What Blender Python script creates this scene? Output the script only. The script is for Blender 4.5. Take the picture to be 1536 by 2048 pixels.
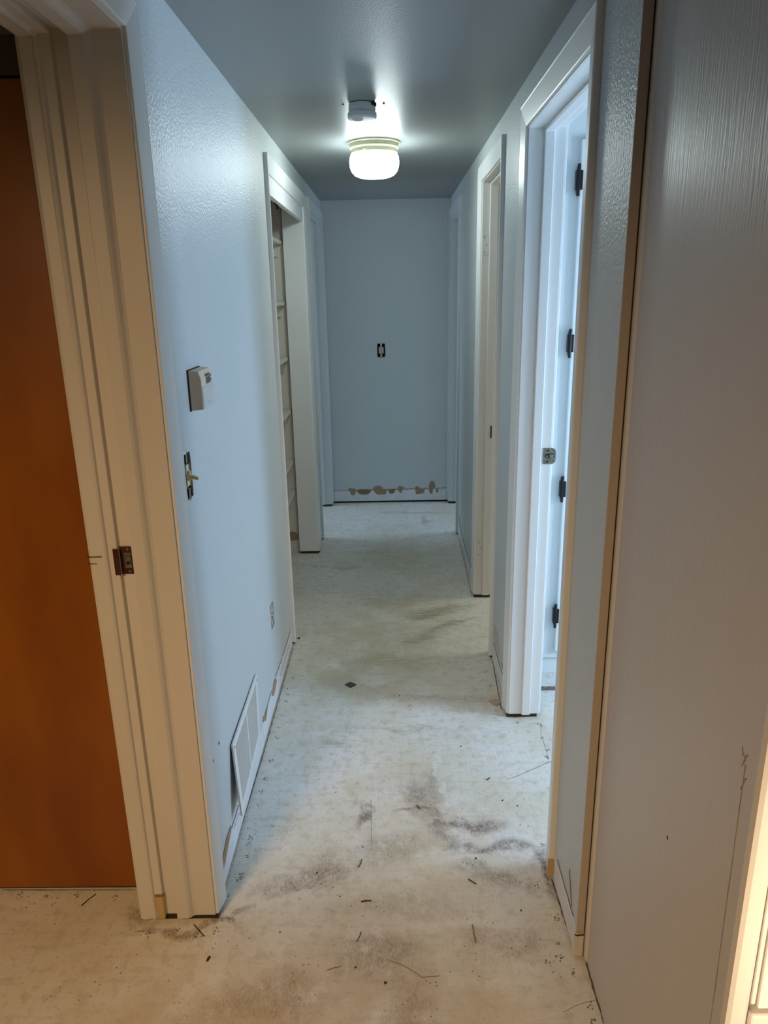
import bpy, bmesh, math, random
from mathutils import Vector, Matrix
random.seed(7)
S = bpy.context.scene
for o in list(bpy.data.objects): bpy.data.objects.remove(o)
COL = S.collection

# ---------------------------------------------------------------- camera
cam = bpy.data.cameras.new('camera'); cam.sensor_fit = 'HORIZONTAL'; cam.sensor_width = 36
cam.lens = 1459.03 / 1536 * 36; cam.clip_start = .02
co = bpy.data.objects.new('camera', cam); COL.objects.link(co)
F = Vector((-.01410073, .95750402, -.28807503)); R = Vector((.99978625, .00914456, -.01854296)); U = Vector((.01512064, .28827492, .95742829))
M = Matrix.Identity(4)
for i in range(3):
    M[i][0] = R[i]; M[i][1] = U[i]; M[i][2] = -F[i]
M[2][3] = 1.5774565
co.matrix_world = M
S.camera = co

# ---------------------------------------------------------------- world, exposure, daylight and room light
w = bpy.data.worlds.new('world'); S.world = w; w.use_nodes = True
w.node_tree.nodes['Background'].inputs[0].default_value = (.5, .65, .9, 1)
w.node_tree.nodes['Background'].inputs[1].default_value = .3
S.view_settings.view_transform = 'Standard'; S.view_settings.look = 'None'
S.view_settings.gamma = 1; S.view_settings.use_curve_mapping = False
S.view_settings.exposure = 0.0

def area(name, loc, target, sx, sy, power, color):
    l = bpy.data.lights.new(name, 'AREA'); l.shape = 'RECTANGLE'; l.size = sx; l.size_y = sy
    l.energy = power; l.color = color
    o = bpy.data.objects.new(name, l); COL.objects.link(o); o.location = loc
    o.rotation_euler = (Vector(target) - Vector(loc)).to_track_quat('-Z', 'Y').to_euler()
    return o
DAY = (.58, .77, 1.0)
area('bathroom_daylight', (2.34, 1.95, 1.15), (-.5, 2.1, 1.0), .55, .8, 46, (.54, .74, 1.0))
area('left_bedroom_daylight', (-2.5, 5.1, 1.3), (0, 5.1, .4), .9, .9, 19, DAY)
area('right_bedroom_daylight', (2.5, 5.1, 1.3), (0, 5.1, .4), .9, .9, 19, DAY)
area('middle_room_daylight', (2.5, 3.6, 1.3), (0, 3.4, .6), .6, .8, 15, (.95, .95, .88))
wl_ = area('living_room_warm_light', (-1.15, -.4, 2.05), (-.33, 1.2, 0), .5, .4, 9.5, (1, .63, .31))
wl_.data.spread = math.radians(94)
area('cabinet_fill_light', (.85, -.3, .85), (.85, 1.0, .75), .4, .5, 7.0, (1, .74, .50)).data.spread = math.radians(62)  # unseen fill lamp, added to brighten the front of the tall cabinet

# ---------------------------------------------------------------- material helpers
def nd(nt, t, **kw):
    n = nt.nodes.new(t)
    for k, v in kw.items(): setattr(n, k, v)
    return n
def mat(name, col, rough=.5, bump=None, bstr=.1, bdist=.001, metal=0, noise=None, spec=.5, emis=None, stretch=(1,1,1)):
    m = bpy.data.materials.new(name); m.use_nodes = True; nt = m.node_tree
    b = nt.nodes['Principled BSDF']
    b.inputs['Base Color'].default_value = (*col, 1); b.inputs['Roughness'].default_value = rough
    b.inputs['Metallic'].default_value = metal; b.inputs['Specular IOR Level'].default_value = spec
    tc = nd(nt, 'ShaderNodeNewGeometry')
    mp = nd(nt, 'ShaderNodeVectorMath', operation='MULTIPLY'); mp.inputs[1].default_value = stretch
    nt.links.new(tc.outputs['Position'], mp.inputs[0])
    if noise:   # (scale, colour2, amount)
        n = nd(nt, 'ShaderNodeTexNoise'); n.inputs['Scale'].default_value = noise[0]; n.inputs['Detail'].default_value = 5
        nt.links.new(mp.outputs[0], n.inputs['Vector'])
        r = nd(nt, 'ShaderNodeMapRange'); r.inputs[1].default_value = .35; r.inputs[2].default_value = .7; r.inputs[4].default_value = noise[2]
        nt.links.new(n.outputs[0], r.inputs[0])
        mx = nd(nt, 'ShaderNodeMix', data_type='RGBA'); mx.inputs['A'].default_value = (*col, 1); mx.inputs['B'].default_value = (*noise[1], 1)
        nt.links.new(r.outputs[0], mx.inputs['Factor']); nt.links.new(mx.outputs['Result'], b.inputs['Base Color'])
    if bump:
        n = nd(nt, 'ShaderNodeTexNoise'); n.inputs['Scale'].default_value = bump; n.inputs['Detail'].default_value = 2
        nt.links.new(mp.outputs[0], n.inputs['Vector'])
        bp = nd(nt, 'ShaderNodeBump'); bp.inputs['Strength'].default_value = bstr; bp.inputs['Distance'].default_value = bdist
        nt.links.new(n.outputs[0], bp.inputs['Height']); nt.links.new(bp.outputs[0], b.inputs['Normal'])
    if emis:
        b.inputs['Emission Color'].default_value = (*emis[:3], 1); b.inputs['Emission Strength'].default_value = emis[3]
    return m

WALL = mat('stippled wall paint', (.55, .60, .61), .42, bump=140, bstr=.9, bdist=.0026, noise=(3, (.525, .575, .59), .5))
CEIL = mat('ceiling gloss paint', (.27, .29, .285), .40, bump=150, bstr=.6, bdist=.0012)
TRIM = mat('white trim paint', (.70, .68, .64), .38, bump=40, bstr=.15, bdist=.001, stretch=(1, 1, .15), noise=(9, (.62, .59, .54), .5))
TRIMC = mat('cool white trim paint', (.80, .82, .81), .35, bump=40, bstr=.12, bdist=.001, stretch=(1, 1, .15))
PANEL = mat('brush painted grain panel', (.56, .54, .52), .38, bump=190, bstr=.55, bdist=.0018, stretch=(1, 1, .06), noise=(4, (.52, .48, .44), .5))
ORANGE = mat('orange stained veneer', (.33, .105, .003), .42, bump=60, bstr=.1, stretch=(1, 1, .35), noise=(5, (.22, .055, .002), .9))
RAW = mat('raw pine', (.62, .45, .25), .8, noise=(60, (.45, .28, .12), .8), stretch=(1, 1, .1))
DARK = mat('dark void', (.018, .013, .010), .9)
FOOT = mat('dark brown footing', (.05, .03, .02), .9, noise=(80, (.015, .01, .008), .9))
KRAFT = mat('torn kraft paper', (.36, .26, .16), .9, noise=(60, (.26, .17, .10), .8), bump=300, bstr=.3)
KRAFTD = mat('torn brown paper', (.23, .14, .08), .9, noise=(60, (.30, .20, .12), .8))
BRASSW = mat('cream painted metal', (.78, .76, .52), .3, noise=(30, (.62, .60, .36), .6))
METAL = mat('worn steel', (.36, .34, .27), .4, metal=.8, noise=(120, (.12, .11, .08), .9))
BLACKM = mat('black iron', (.012, .012, .014), .4, metal=.3)
MAROON = mat('brown lacquered plate', (.075, .022, .012), .35, noise=(70, (.03, .012, .008), .8))
BEIGE = mat('beige plastic', (.68, .54, .40), .45)
GREYP = mat('grey plastic face', (.55, .54, .51), .4)
TAUPE = mat('taupe edge paint', (.50, .44, .38), .45)
LCD = mat('lcd display', (.055, .08, .085), .15)
IVORY = mat('ivory plastic', (.72, .60, .36), .4)
VENT = mat('vent enamel', (.74, .73, .70), .4)
SMOKE = mat('smoke detector plastic', (.62, .66, .66), .45)
CRUMB = mat('dark debris', (.045, .032, .022), .9)
TWIG = mat('tan splinter', (.22, .16, .10), .8)
SCAR = mat('grey nail scar', (.16, .14, .125), .9, noise=(200, (.30, .27, .24), .9))
SHELF = mat('closet paint', (.66, .64, .58), .5, bump=80, bstr=.1)
GLASS = mat('lit opal glass', (.9, .95, .95), .3, emis=(.84, .98, .98, 34))

# floor: painted, dusty subfloor with stains that have shapes of their own
def floor_material():
    m = bpy.data.materials.new('stained subfloor'); m.use_nodes = True; nt = m.node_tree; L = nt.links.new
    b = nt.nodes['Principled BSDF']; b.inputs['Roughness'].default_value = .62; b.inputs['Specular IOR Level'].default_value = .35
    g = nd(nt, 'ShaderNodeNewGeometry'); P = g.outputs['Position']
    def noise(sc, det=5, st=None, rough=.55, dist=0):
        n = nd(nt, 'ShaderNodeTexNoise'); n.inputs['Scale'].default_value = sc; n.inputs['Detail'].default_value = det
        n.inputs['Roughness'].default_value = rough; n.inputs['Distortion'].default_value = dist
        if st:
            v = nd(nt, 'ShaderNodeVectorMath', operation='MULTIPLY'); v.inputs[1].default_value = st; L(P, v.inputs[0]); L(v.outputs[0], n.inputs['Vector'])
        else: L(P, n.inputs['Vector'])
        return n.outputs[0]
    def rng(s, a, bb, c=0, d=1):
        r = nd(nt, 'ShaderNodeMapRange', interpolation_type='SMOOTHSTEP'); r.inputs[1].default_value = a; r.inputs[2].default_value = bb
        r.inputs[3].default_value = c; r.inputs[4].default_value = d; L(s, r.inputs[0]); return r.outputs[0]
    def mul(a, c):
        n = nd(nt, 'ShaderNodeMath', operation='MULTIPLY'); L(a, n.inputs[0])
        if isinstance(c, float): n.inputs[1].default_value = c
        else: L(c, n.inputs[1])
        return n.outputs[0]
    def mix(a, col, f):
        n = nd(nt, 'ShaderNodeMix', data_type='RGBA'); L(a, n.inputs['A']); n.inputs['B'].default_value = (*col, 1); L(f, n.inputs['Factor']); return n.outputs['Result']
    wob = nd(nt, 'ShaderNodeTexNoise'); wob.inputs['Scale'].default_value = 9; wob.inputs['Detail'].default_value = 4; L(P, wob.inputs['Vector'])
    wc = nd(nt, 'ShaderNodeVectorMath', operation='MULTIPLY_ADD'); wc.inputs[1].default_value = (.16, .16, 0); wc.inputs[2].default_value = (-.08, -.08, 0); L(wob.outputs['Color'], wc.inputs[0])
    PW = nd(nt, 'ShaderNodeVectorMath', operation='ADD'); L(P, PW.inputs[0]); L(wc.outputs[0], PW.inputs[1])
    def ell(x, y, rx, ry, ang=0, soft=.6):
        mp = nd(nt, 'ShaderNodeMapping', vector_type='TEXTURE'); mp.inputs['Location'].default_value = (x, y, 0)
        mp.inputs['Rotation'].default_value = (0, 0, math.radians(ang)); mp.inputs['Scale'].default_value = (rx, ry, 1e3)
        L(PW.outputs[0], mp.inputs[0])
        ln = nd(nt, 'ShaderNodeVectorMath', operation='LENGTH'); L(mp.outputs[0], ln.inputs[0])
        return rng(ln.outputs['Value'], 1 + soft * .5, 1 - soft, 0, 1)
    base = nd(nt, 'ShaderNodeRGB'); base.outputs[0].default_value = (.75, .725, .66, 1); c = base.outputs[0]
    # broad tan traffic discolouration and paler patches
    c = mix(c, (.64, .58, .43), mul(rng(noise(2.2, 5), .42, .62), .55))
    c = mix(c, (.80, .79, .77), mul(rng(noise(3.1, 4, (1, 1, 1)), .5, .66), .5))
    for x, y, rx, ry, a in [(-.02, 3.25, .40, .62, 0), (.05, 4.2, .32, .35, 0), (-.15, 2.75, .3, .3, 20), (-.05, 1.3, .5, .30, 10), (-.35, 1.15, .5, .25, 0), (.1, 1.9, .25, .3, 0)]:
        c = mix(c, (.52, .46, .28) if y > 2.4 else (.56, .45, .29), mul(mul(ell(x, y, rx, ry, a, .9), rng(noise(7, 6), .3, .6)), .6))
    for x, y, rx, ry, a in [(-.3, 2.2, .16, .4, -8), (.3, 2.4, .2, .2, 0), (-.1, 5.0, .45, .3, 0), (-.33, 4.6, .12, .2, 0), (.3, 4.75, .15, .2, 0), (-.15, 2.15, .06, .05, 0), (.08, 2.42, .05, .1, 0)]:
        c = mix(c, (.82, .82, .82), mul(mul(ell(x, y, rx, ry, a, .9), rng(noise(11, 6), .35, .6)), .65))
    # grain streaks across, fine mottling
    c = mix(c, (.42, .37, .28), mul(rng(noise(14, 7, (.5, 4, 1), .7), .50, .78), .45))
    c = mix(c, (.44, .39, .31), mul(rng(noise(11, 8, (5, .6, 1), .7), .52, .78), .35))
    c = mix(c, (.34, .29, .23), mul(rng(noise(90, 5), .56, .74), .5))
    c = mix(c, (.50, .45, .36), mul(rng(noise(30, 7), .48, .68), .45))
    c = mix(c, (.20, .17, .14), mul(rng(noise(230, 3), .66, .76), .5))
    c = mix(c, (.74, .73, .70), mul(rng(noise(45, 5), .60, .75), .35))
    # brown and purplish scuffs: each (x, y, rx, ry, angle, strength)
    grit = mul(rng(noise(150, 6, (1.6, .5, 1), .75), .30, .58), rng(noise(28, 5, (1, .7, 1), .7), .30, .56))
    grit2 = mul(rng(noise(22, 7, (.5, 3.0, 1), .75), .34, .60), rng(noise(110, 5), .15, .5))
    for x, y, rx, ry, a, s, col in [
        (-.123, 1.935, .012, .045, 0, .95, 0), (.052, 1.949, .05, .008, 0, .7, 0), (.215, 1.90, .10, .022, -8, .95, 0), (.12, 1.87, .022, .07, 10, .7, 0),
        (.30, 1.79, .12, .022, -14, .85, 0), (.19, 1.80, .07, .02, 0, .5, 0), (-.27, 1.665, .12, .03, 18, .75, 1), (-.2, 1.72, .05, .05, 0, .4, 1),
        (.30, 1.66, .06, .035, 0, .7, 1), (.20, 1.70, .05, .03, 0, .6, 0), (.10, 2.06, .045, .05, -20, .6, 0), (.02, 1.56, .18, .03, 0, .35, 1),
        (-.05, 1.43, .10, .05, 0, .7, 1), (-.33, 1.30, .16, .05, 10, .5, 1), (.25, 1.45, .10, .04, 0, .5, 1), (-.02, 1.78, .10, .05, 0, .45, 0), (.06, 2.0, .03, .09, 15, .6, 0), (-.15, 1.15, .25, .04, 0, .5, 1), (.02, 1.27, .06, .08, 0, .5, 1), (.405, 1.70, .018, .05, 0, .95, 0), (.40, 1.62, .02, .02, 0, .6, 0),
        (-.50, 1.50, .09, .012, 0, .9, 1), (-.62, 1.49, .07, .014, 0, .9, 1), (-.69, 1.55, .03, .03, 0, .8, 1), (-.43, 1.55, .012, .03, -30, .8, 0),
        (.22, 3.45, .17, .035, 22, .7, 2), (.27, 3.30, .14, .02, 30, .7, 2), (.12, 3.15, .10, .05, 30, .6, 2), (-.05, 3.6, .2, .07, 5, .35, 2), (.05, 2.95, .25, .06, 0, .4, 2),
        (-.15, 4.35, .12, .03, 0, .35, 2), (.12, 5.22, .2, .02, -5, .5, 2), (.22, 5.0, .015, .09, 0, .5, 2), (-.3, 4.1, .08, .03, 0, .4, 2),
        (.2, 2.62, .25, .02, 0, .35, 2), (.0, 2.40, .3, .015, 0, .3, 2), (-.24, 2.33, .05, .02, 0, .4, 2)]:
        cc = [(.16, .115, .10), (.24, .15, .08), (.20, .155, .085)][col]
        c = mix(c, cc, mul(mul(ell(x, y, rx * 1.25, ry * 1.45, a, .7), grit if col < 2 else grit2), min(1.0, s * .95)))
    c = mix(c, (.78, .77, .73), mul(mul(ell(.135, 2.2, .008, .26, 4, .6), rng(noise(20), .3, .5)), .6))
    # specks
    v = nd(nt, 'ShaderNodeTexVoronoi'); v.inputs['Scale'].default_value = 55; L(P, v.inputs['Vector'])
    c = mix(c, (.10, .08, .06), mul(mul(rng(v.outputs['Distance'], .15, .08), rng(noise(6, 3), .44, .60)), .85))
    L(c, b.inputs['Base Color'])
    bp = nd(nt, 'ShaderNodeBump'); bp.inputs['Strength'].default_value = .35; bp.inputs['Distance'].default_value = .0015
    L(noise(120, 6), bp.inputs['Height']); L(bp.outputs[0], b.inputs['Normal'])
    return m
FLOOR = floor_material()

# ---------------------------------------------------------------- geometry helpers
def box(bm, x0, x1, y0, y1, z0, z1):
    vs = [bm.verts.new((x, y, z)) for x in (x0, x1) for y in (y0, y1) for z in (z0, z1)]
    for f in ((0,1,3,2), (4,6,7,5), (0,4,5,1), (2,3,7,6), (0,2,6,4), (1,5,7,3)): bm.faces.new([vs[i] for i in f])
def link(name, bm, m, parent=None, bevel=0, smooth=False):
    bmesh.ops.recalc_face_normals(bm, faces=bm.faces)
    me = bpy.data.meshes.new(name); bm.to_mesh(me); bm.free(); me.materials.append(m)
    if smooth:
        for p in me.polygons: p.use_smooth = True
    o = bpy.data.objects.new(name, me); COL.objects.link(o)
    if parent: o.parent = parent; o.matrix_parent_inverse = Matrix.Translation(-parent.location)
    if bevel:
        md = o.modifiers.new('bevel', 'BEVEL'); md.width = bevel; md.segments = 2; md.limit_method = 'ANGLE'
        md.harden_normals = False
    return o
def boxes(name, lst, m, parent=None, bevel=0):
    bm = bmesh.new()
    for b in lst: box(bm, *b)
    return link(name, bm, m, parent, bevel)
def tag(o, label, cat, group=None):
    o['label'] = label; o['category'] = cat
    if group: o['group'] = group
    return o
def struct(o, label=None):
    o['kind'] = 'structure'
    if label: o['label'] = label
    return o
def empty(name, loc):
    o = bpy.data.objects.new(name, None); COL.objects.link(o); o.location = loc; o.empty_display_size = .05
    return o
def lathe(bm, prof, cx, cy, n=48):
    rings = []
    for r, z in prof:
        if r < 1e-6: rings.append([bm.verts.new((cx, cy, z))])
        else: rings.append([bm.verts.new((cx + r * math.cos(2*math.pi*i/n), cy + r * math.sin(2*math.pi*i/n), z)) for i in range(n)])
    for A, B in zip(rings, rings[1:]):
        for i in range(n):
            j = (i + 1) % n
            if len(A) == 1: bm.faces.new((A[0], B[i], B[j]))
            elif len(B) == 1: bm.faces.new((A[i], B[0], A[j]))
            else: bm.faces.new((A[i], B[i], B[j], A[j]))
def cyl(bm, c, axis, r, h, n=16):   # disc/cylinder along axis 'x' or 'y' or 'z'
    a = []
    for k in (0, 1):
        ring = []
        for i in range(n):
            u, v = r * math.cos(2*math.pi*i/n), r * math.sin(2*math.pi*i/n)
            d = h * k
            p = {'x': (c[0] + d, c[1] + u, c[2] + v), 'y': (c[0] + u, c[1] + d, c[2] + v), 'z': (c[0] + u, c[1] + v, c[2] + d)}[axis]
            ring.append(bm.verts.new(p))
        a.append(ring)
    for i in range(n): bm.faces.new((a[0][i], a[0][(i+1) % n], a[1][(i+1) % n], a[1][i]))
    bm.faces.new(a[0]); bm.faces.new(a[1][::-1])
# wall in the plane x = const: grid of boxes with rectangular holes (y0,y1,z0,z1)
def gridwall(bm, x0, x1, y0, y1, z0, z1, holes, axis='x'):
    ys = sorted({y0, y1, *[min(max(h[i], y0), y1) for h in holes for i in (0, 1)]})
    zs = sorted({z0, z1, *[min(max(h[i], z0), z1) for h in holes for i in (2, 3)]})
    def inside(y, z): return any(h[0] < y < h[1] and h[2] < z < h[3] for h in holes)
    vt = {}
    def V(x, y, z):
        k = (x, y, z)
        if k not in vt: vt[k] = bm.verts.new((x, y, z) if axis == 'x' else (y, x, z))
        return vt[k]
    for i in range(len(ys)-1):
        for j in range(len(zs)-1):
            a, b, c, d = ys[i], ys[i+1], zs[j], zs[j+1]
            if inside((a+b)/2, (c+d)/2): continue
            for x in (x0, x1): bm.faces.new([V(x, a, c), V(x, b, c), V(x, b, d), V(x, a, d)])
            def solid(ii, jj):
                if ii < 0 or jj < 0 or ii >= len(ys)-1 or jj >= len(zs)-1: return False
                return not inside((ys[ii]+ys[ii+1])/2, (zs[jj]+zs[jj+1])/2)
            if not solid(i-1, j): bm.faces.new([V(x0, a, c), V(x0, a, d), V(x1, a, d), V(x1, a, c)])
            if not solid(i+1, j): bm.faces.new([V(x0, b, c), V(x1, b, c), V(x1, b, d), V(x0, b, d)])
            if not solid(i, j-1): bm.faces.new([V(x0, a, c), V(x1, a, c), V(x1, b, c), V(x0, b, c)])
            if not solid(i, j+1): bm.faces.new([V(x0, a, d), V(x0, b, d), V(x1, b, d), V(x1, a, d)])

# sweep a closed (depth, inset) profile around a doorway with mitred corners
def sweep(bm, prof, s, face, y0, y1, zt, zb):
    sec = []
    for d, v in prof:
        x = face + s * d
        sec.append([bm.verts.new(p) for p in ((x, y0 + v, zb), (x, y0 + v, zt - v), (x, y1 - v, zt - v), (x, y1 - v, zb))])
    n = len(sec)
    for i in range(n):
        a, b = sec[i], sec[(i + 1) % n]
        for k in range(3): bm.faces.new((a[k], a[k+1], b[k+1], b[k]))
    for k in (0, 3): bm.faces.new([q[k] for q in sec])
def rect(d0, d1, v0, v1): return [(d0, v0), (d1, v0), (d1, v1), (d0, v1)]
def casing_prof(d0, d1, wd=.066, reveal=.005):   # tapered: thick outer edge, thin inner edge
    k = 1 if d1 > d0 else -1
    def D(q): return d0 + k * q
    v0, v1 = -reveal, -reveal - wd
    return [(d1, v0), (D(.012), v0), (D(.0095), v0 - .001), (D(.0085), v0 - .004), (D(.001), v1 + .008), (D(0), v1 + .005), (D(.0005), v1 + .002), (D(.003), v1), (d1, v1)]

H = 2.2; A_ = -.487; B_ = .4275; D_ = 5.5; ZB = .012
WT = .115

# ---------------------------------------------------------------- floor, ceiling
f = boxes('floor', [(-3.2, 3.2, -3.2, 7, -.05, 0)], FLOOR); struct(f, 'bare pale subfloor with dust, scuffs and tan stains')
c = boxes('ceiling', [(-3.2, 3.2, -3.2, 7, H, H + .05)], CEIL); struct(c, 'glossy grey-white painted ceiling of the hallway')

# ---------------------------------------------------------------- walls
SW = (1.650, 1.705, 1.115, 1.225); OUT = (2.600, 2.662, .322, .415)
L1 = (-1.4, 1.53); CL = (3.168, 4.352); L3 = (4.675, 5.415); ZT = 2.05
R1 = (1.728, 2.468); R2 = (3.011, 3.625); R3 = (4.75, 5.45)
bm = bmesh.new()
J = .018
hol = [(SW), (OUT)] + [(a - J, b + J, 0, ZT + J) for a, b in (CL, L3)]
gridwall(bm, A_ - WT, A_, 1.606, D_, ZB, H, hol)
wl = struct(link('wall_left', bm, WALL), 'stippled semi-gloss pale wall with a thermostat'); 
bm = bmesh.new()
gridwall(bm, A_ - .185, A_, -1.6, 1.606, ZB, H, [(L1[0] - J, L1[1] + J, 0, ZT + J)])
link('wall_section', bm, WALL, wl)
bm = bmesh.new()
gridwall(bm, B_, B_ + WT, 1.412, D_, ZB, H, [(a - J, b + J, 0, ZT + J) for a, b in (R1, R2, R3)])
wr = struct(link('wall_right', bm, WALL), 'stippled pale wall broken by three doorways')
EO = (-.107, -.050, 1.122, 1.216)
bm = bmesh.new(); gridwall(bm, D_, D_ + .1, A_ - WT, B_ + WT, ZB + .004, H, [EO], axis='y')
we = struct(link('wall_end', bm, WALL), 'plain end wall with an uncovered switch and torn base')
# dark sole plates under the wallboard, set back so that a gap line shows
boxes('sole_plate', [(A_ - WT + .01, A_ - .008, 1.62, CL[0] - .03, 0.0005, ZB), (A_ - WT + .01, A_ - .008, CL[1] + .03, L3[0] - .03, .0005, ZB), (A_ - WT + .01, A_ - .008, L3[1] + .02, D_, .0005, ZB), (A_ - .175, A_ - .008, 1.55, 1.62, .0005, ZB)], DARK, wl)
boxes('sole_plate', [(B_ + .008, B_ + WT - .01, 1.42, R1[0] - .03, .0005, ZB), (B_ + .008, B_ + WT - .01, R1[1] + .03, R2[0] - .03, .0005, ZB), (B_ + .008, B_ + WT - .01, R2[1] + .03, R3[0] - .03, .0005, ZB), (B_ + .008, B_ + WT - .01, R3[1] + .02, D_, .0005, ZB)], DARK, wr)
boxes('sole_plate', [(A_ - WT, B_ + WT, D_ + .012, D_ + .08, .0005, ZB + .004)], DARK, we)

# surrounding rooms, seen only through the doorways
def roomwall(name, b, m=WALL, label=None): return struct(boxes(name, [b], m), label)
roomwall('wall_side_room_back', (-2.5, -.675, 1.66, 1.76, 0, H))            # carries the orange door
roomwall('wall_closet_far', (-1.09, A_ - WT, 4.39, 4.45, 0, H), SHELF)
roomwall('wall_closet_near', (-1.09, A_ - WT, 3.02, 3.08, 0, H), SHELF)
roomwall('wall_closet_back', (-1.15, -1.09, 3.02, 4.45, 0, H), SHELF)
roomwall('wall_outer_left', (-2.9, -2.8, -3.1, 6.9, 0, H))
roomwall('wall_outer_right', (2.8, 2.9, -3.1, 6.9, 0, H))
roomwall('wall_behind', (-2.8, 2.8, -3.1, -3.0, 0, H))
roomwall('wall_bedroom_left_back', (-2.8, A_ - WT, 6.2, 6.3, 0, H))
roomwall('wall_bedroom_right_back', (B_ + WT, 2.8, 6.2, 6.3, 0, H))
roomwall('wall_bedroom_left_front', (-2.8, -1.15, 4.45, 4.52, 0, H))
roomwall('wall_bathroom_front', (B_ + WT, 2.8, 1.41, 1.50, 0, H))
roomwall('wall_bathroom_back', (B_ + WT, 2.8, 2.95, 2.99, 0, H))
roomwall('wall_middle_room_back', (B_ + WT, 2.8, 4.15, 4.23, 0, H), TRIM)

# ---------------------------------------------------------------- doorways
def doorway(name, label, s, face, y0, y1, th, jamb, m, stop=None, room_casing=True, zb=.016, mc=None, wd=.066, zt=ZT):
    bm = bmesh.new()
    sweep(bm, jamb, s, face, y0, y1, zt, zb)
    o = struct(link(name, bm, m, bevel=.0015), label)
    bm = bmesh.new(); sweep(bm, casing_prof(-.017, 0, wd), s, face, y0, y1, zt, zb)
    link('casing', bm, mc or m, o, smooth=False)
    if room_casing:
        bm = bmesh.new(); sweep(bm, casing_prof(th + .016, th, wd), s, face, y0, y1, zt, zb); link('casing', bm, mc or m, o)
    if stop:
        bm = bmesh.new(); sweep(bm, rect(stop[0], stop[1], -.001, .011), s, face, y0, y1, zt, zb); link('door_stop', bm, m, o, bevel=.003)
    bm = bmesh.new()
    for yy in (y0 - .055, y1 + .004): box(bm, *sorted((face + s * (-.006), face + s * (th - .006))), yy, yy + .05, .0005, zb)
    link('gap_fill', bm, FOOT, o)  # dark boxes whose colour stands for the shade in the gaps under the jambs
    return o
# left doorway next to the orange door: deep jamb
TH1 = .185
jp = [(0, -.018), (0, 0), (.050, 0), (.056, .002), (.062, .008), (.068, .011), (.095, .013), (.097, .012), (.0975, -.005), (.129, -.005), (.131, .006), (.150, .007), (.153, .012), (.158, .014), (.163, .011), (.186, .013), (.194, .009), (.197, .002), (.197, -.018)]
d1 = doorway('door_1', 'cream painted door frame on the left with a brown strike plate', -1, A_, *L1, TH1, jp, TRIM, room_casing=False, wd=.056, mc=TRIMC)
d2 = doorway('door_2', 'shelved closet opening framed in white casing', -1, A_, *CL, WT, rect(0, WT, -.018, 0), TRIMC, room_casing=False, mc=TRIMC, zt=2.035)
d3 = doorway('door_3', 'doorway at far left end of the hallway', -1, A_, *L3, WT, rect(0, WT, -.018, 0), WALL, stop=(.045, .08), mc=WALL)
d4 = doorway('door_4', 'bathroom doorway on the right with a steel strike plate', 1, B_, *R1, WT, rect(0, WT, -.018, 0), TRIMC, stop=(.048, .080))
d5 = doorway('door_5', 'middle right doorway with empty hinge mortises', 1, B_, *R2, WT, rect(0, WT, -.018, 0), TRIM, stop=(.034, .072), mc=TRIMC)
d6 = doorway('door_6', 'doorway at far right end of the hallway', 1, B_, *R3, WT, rect(0, WT, -.018, 0), WALL, stop=(.045, .08), mc=WALL)

# closet header board and sliding track
boxes('header_board', [(A_ - .020, A_ + .002, CL[0], CL[1], 1.965, 2.035)], TRIMC, d2, .002)
boxes('door_track', [(A_ - .034, A_ - .022, CL[0], CL[1], 1.985, 2.03)], mat('brown track', (.10, .065, .02), .4), d2)
boxes('door_catch', [(A_ - .07, A_ - .05, 3.80, 3.84, 1.995, 2.034), (A_ - .064, A_ - .056, 3.81, 3.83, 1.975, 1.995)], BLACKM, d2)

# strike plate, torn bottom, cracks on door_1's far jamb (faces the camera)
yj = L1[1] + .005
o = boxes('strike_plate', [(-.6185, -.5835, yj - .0025, yj, .979, 1.046), (-.6275, -.615, yj - .0145, yj - .0115, .981, 1.044)], MAROON, d1, .001); o['label'] = 'brown lacquered strike plate'
boxes('latch_hole', [(-.607, -.592, yj - .0032, yj - .0018, .994, 1.030)], METAL, o)
for z in (.986, 1.039):
    bm = bmesh.new(); cyl(bm, (-.598, yj - .004, z), 'y', .0032, .002, 10); link('screw', bm, METAL, o)
bm = bmesh.new(); cyl(bm, (-.600, yj - .0042, 1.006), 'y', .004, .002, 8); link('latch_debris', bm, BLACKM, o)
boxes('raw_wood_patch', [(-.641, -.617, L1[1] - .0085, L1[1], ZB, .082)], RAW, d1, .002)
boxes('split_line', [(-.684, -.652, L1[1] - .0142, L1[1] - .012, 1.0262, 1.0277), (-.685, -.664, L1[1] - .0142, L1[1] - .012, 1.0102, 1.0114)], FOOT, d1)
boxes('notch_edge', [(-.642, -.616, L1[1] - .0078, L1[1], .082, .091)], KRAFTD, d1)

# strike plate on the bathroom jamb
yb = R1[1]
bm = bmesh.new()
pts = [(.515, 1.000), (.545, .999), (.555, 1.004), (.5585, 1.012), (.5585, 1.044), (.555, 1.052), (.545, 1.056), (.515, 1.056)]
a = [bm.verts.new((x, yb - .003, z)) for x, z in pts]; b_ = [bm.verts.new((x, yb + .001, z)) for x, z in pts]
bm.faces.new(a); bm.faces.new(b_[::-1])
for i in range(len(pts)): bm.faces.new((a[i], a[(i+1) % 8], b_[(i+1) % 8], b_[i]))
sp = link('strike_plate', bm, METAL, d4); sp['label'] = 'worn steel strike plate'
for z in (1.008, 1.047):
    bm = bmesh.new(); cyl(bm, (.531, yb - .0045, z), 'y', .0035, .003, 10); link('screw', bm, DARK, sp)
bm = bmesh.new(); cyl(bm, (.529, yb - .0045, 1.028), 'y', .0085, .003, 14); box(bm, .533, .552, yb - .0042, yb - .003, 1.034, 1.037)
link('latch_hole', bm, DARK, sp)
bm = bmesh.new(); cyl(bm, (.5275, yb - .0052, 1.0265), 'y', .0045, .002, 10); link('latch_pin', bm, METAL, sp)

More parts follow.
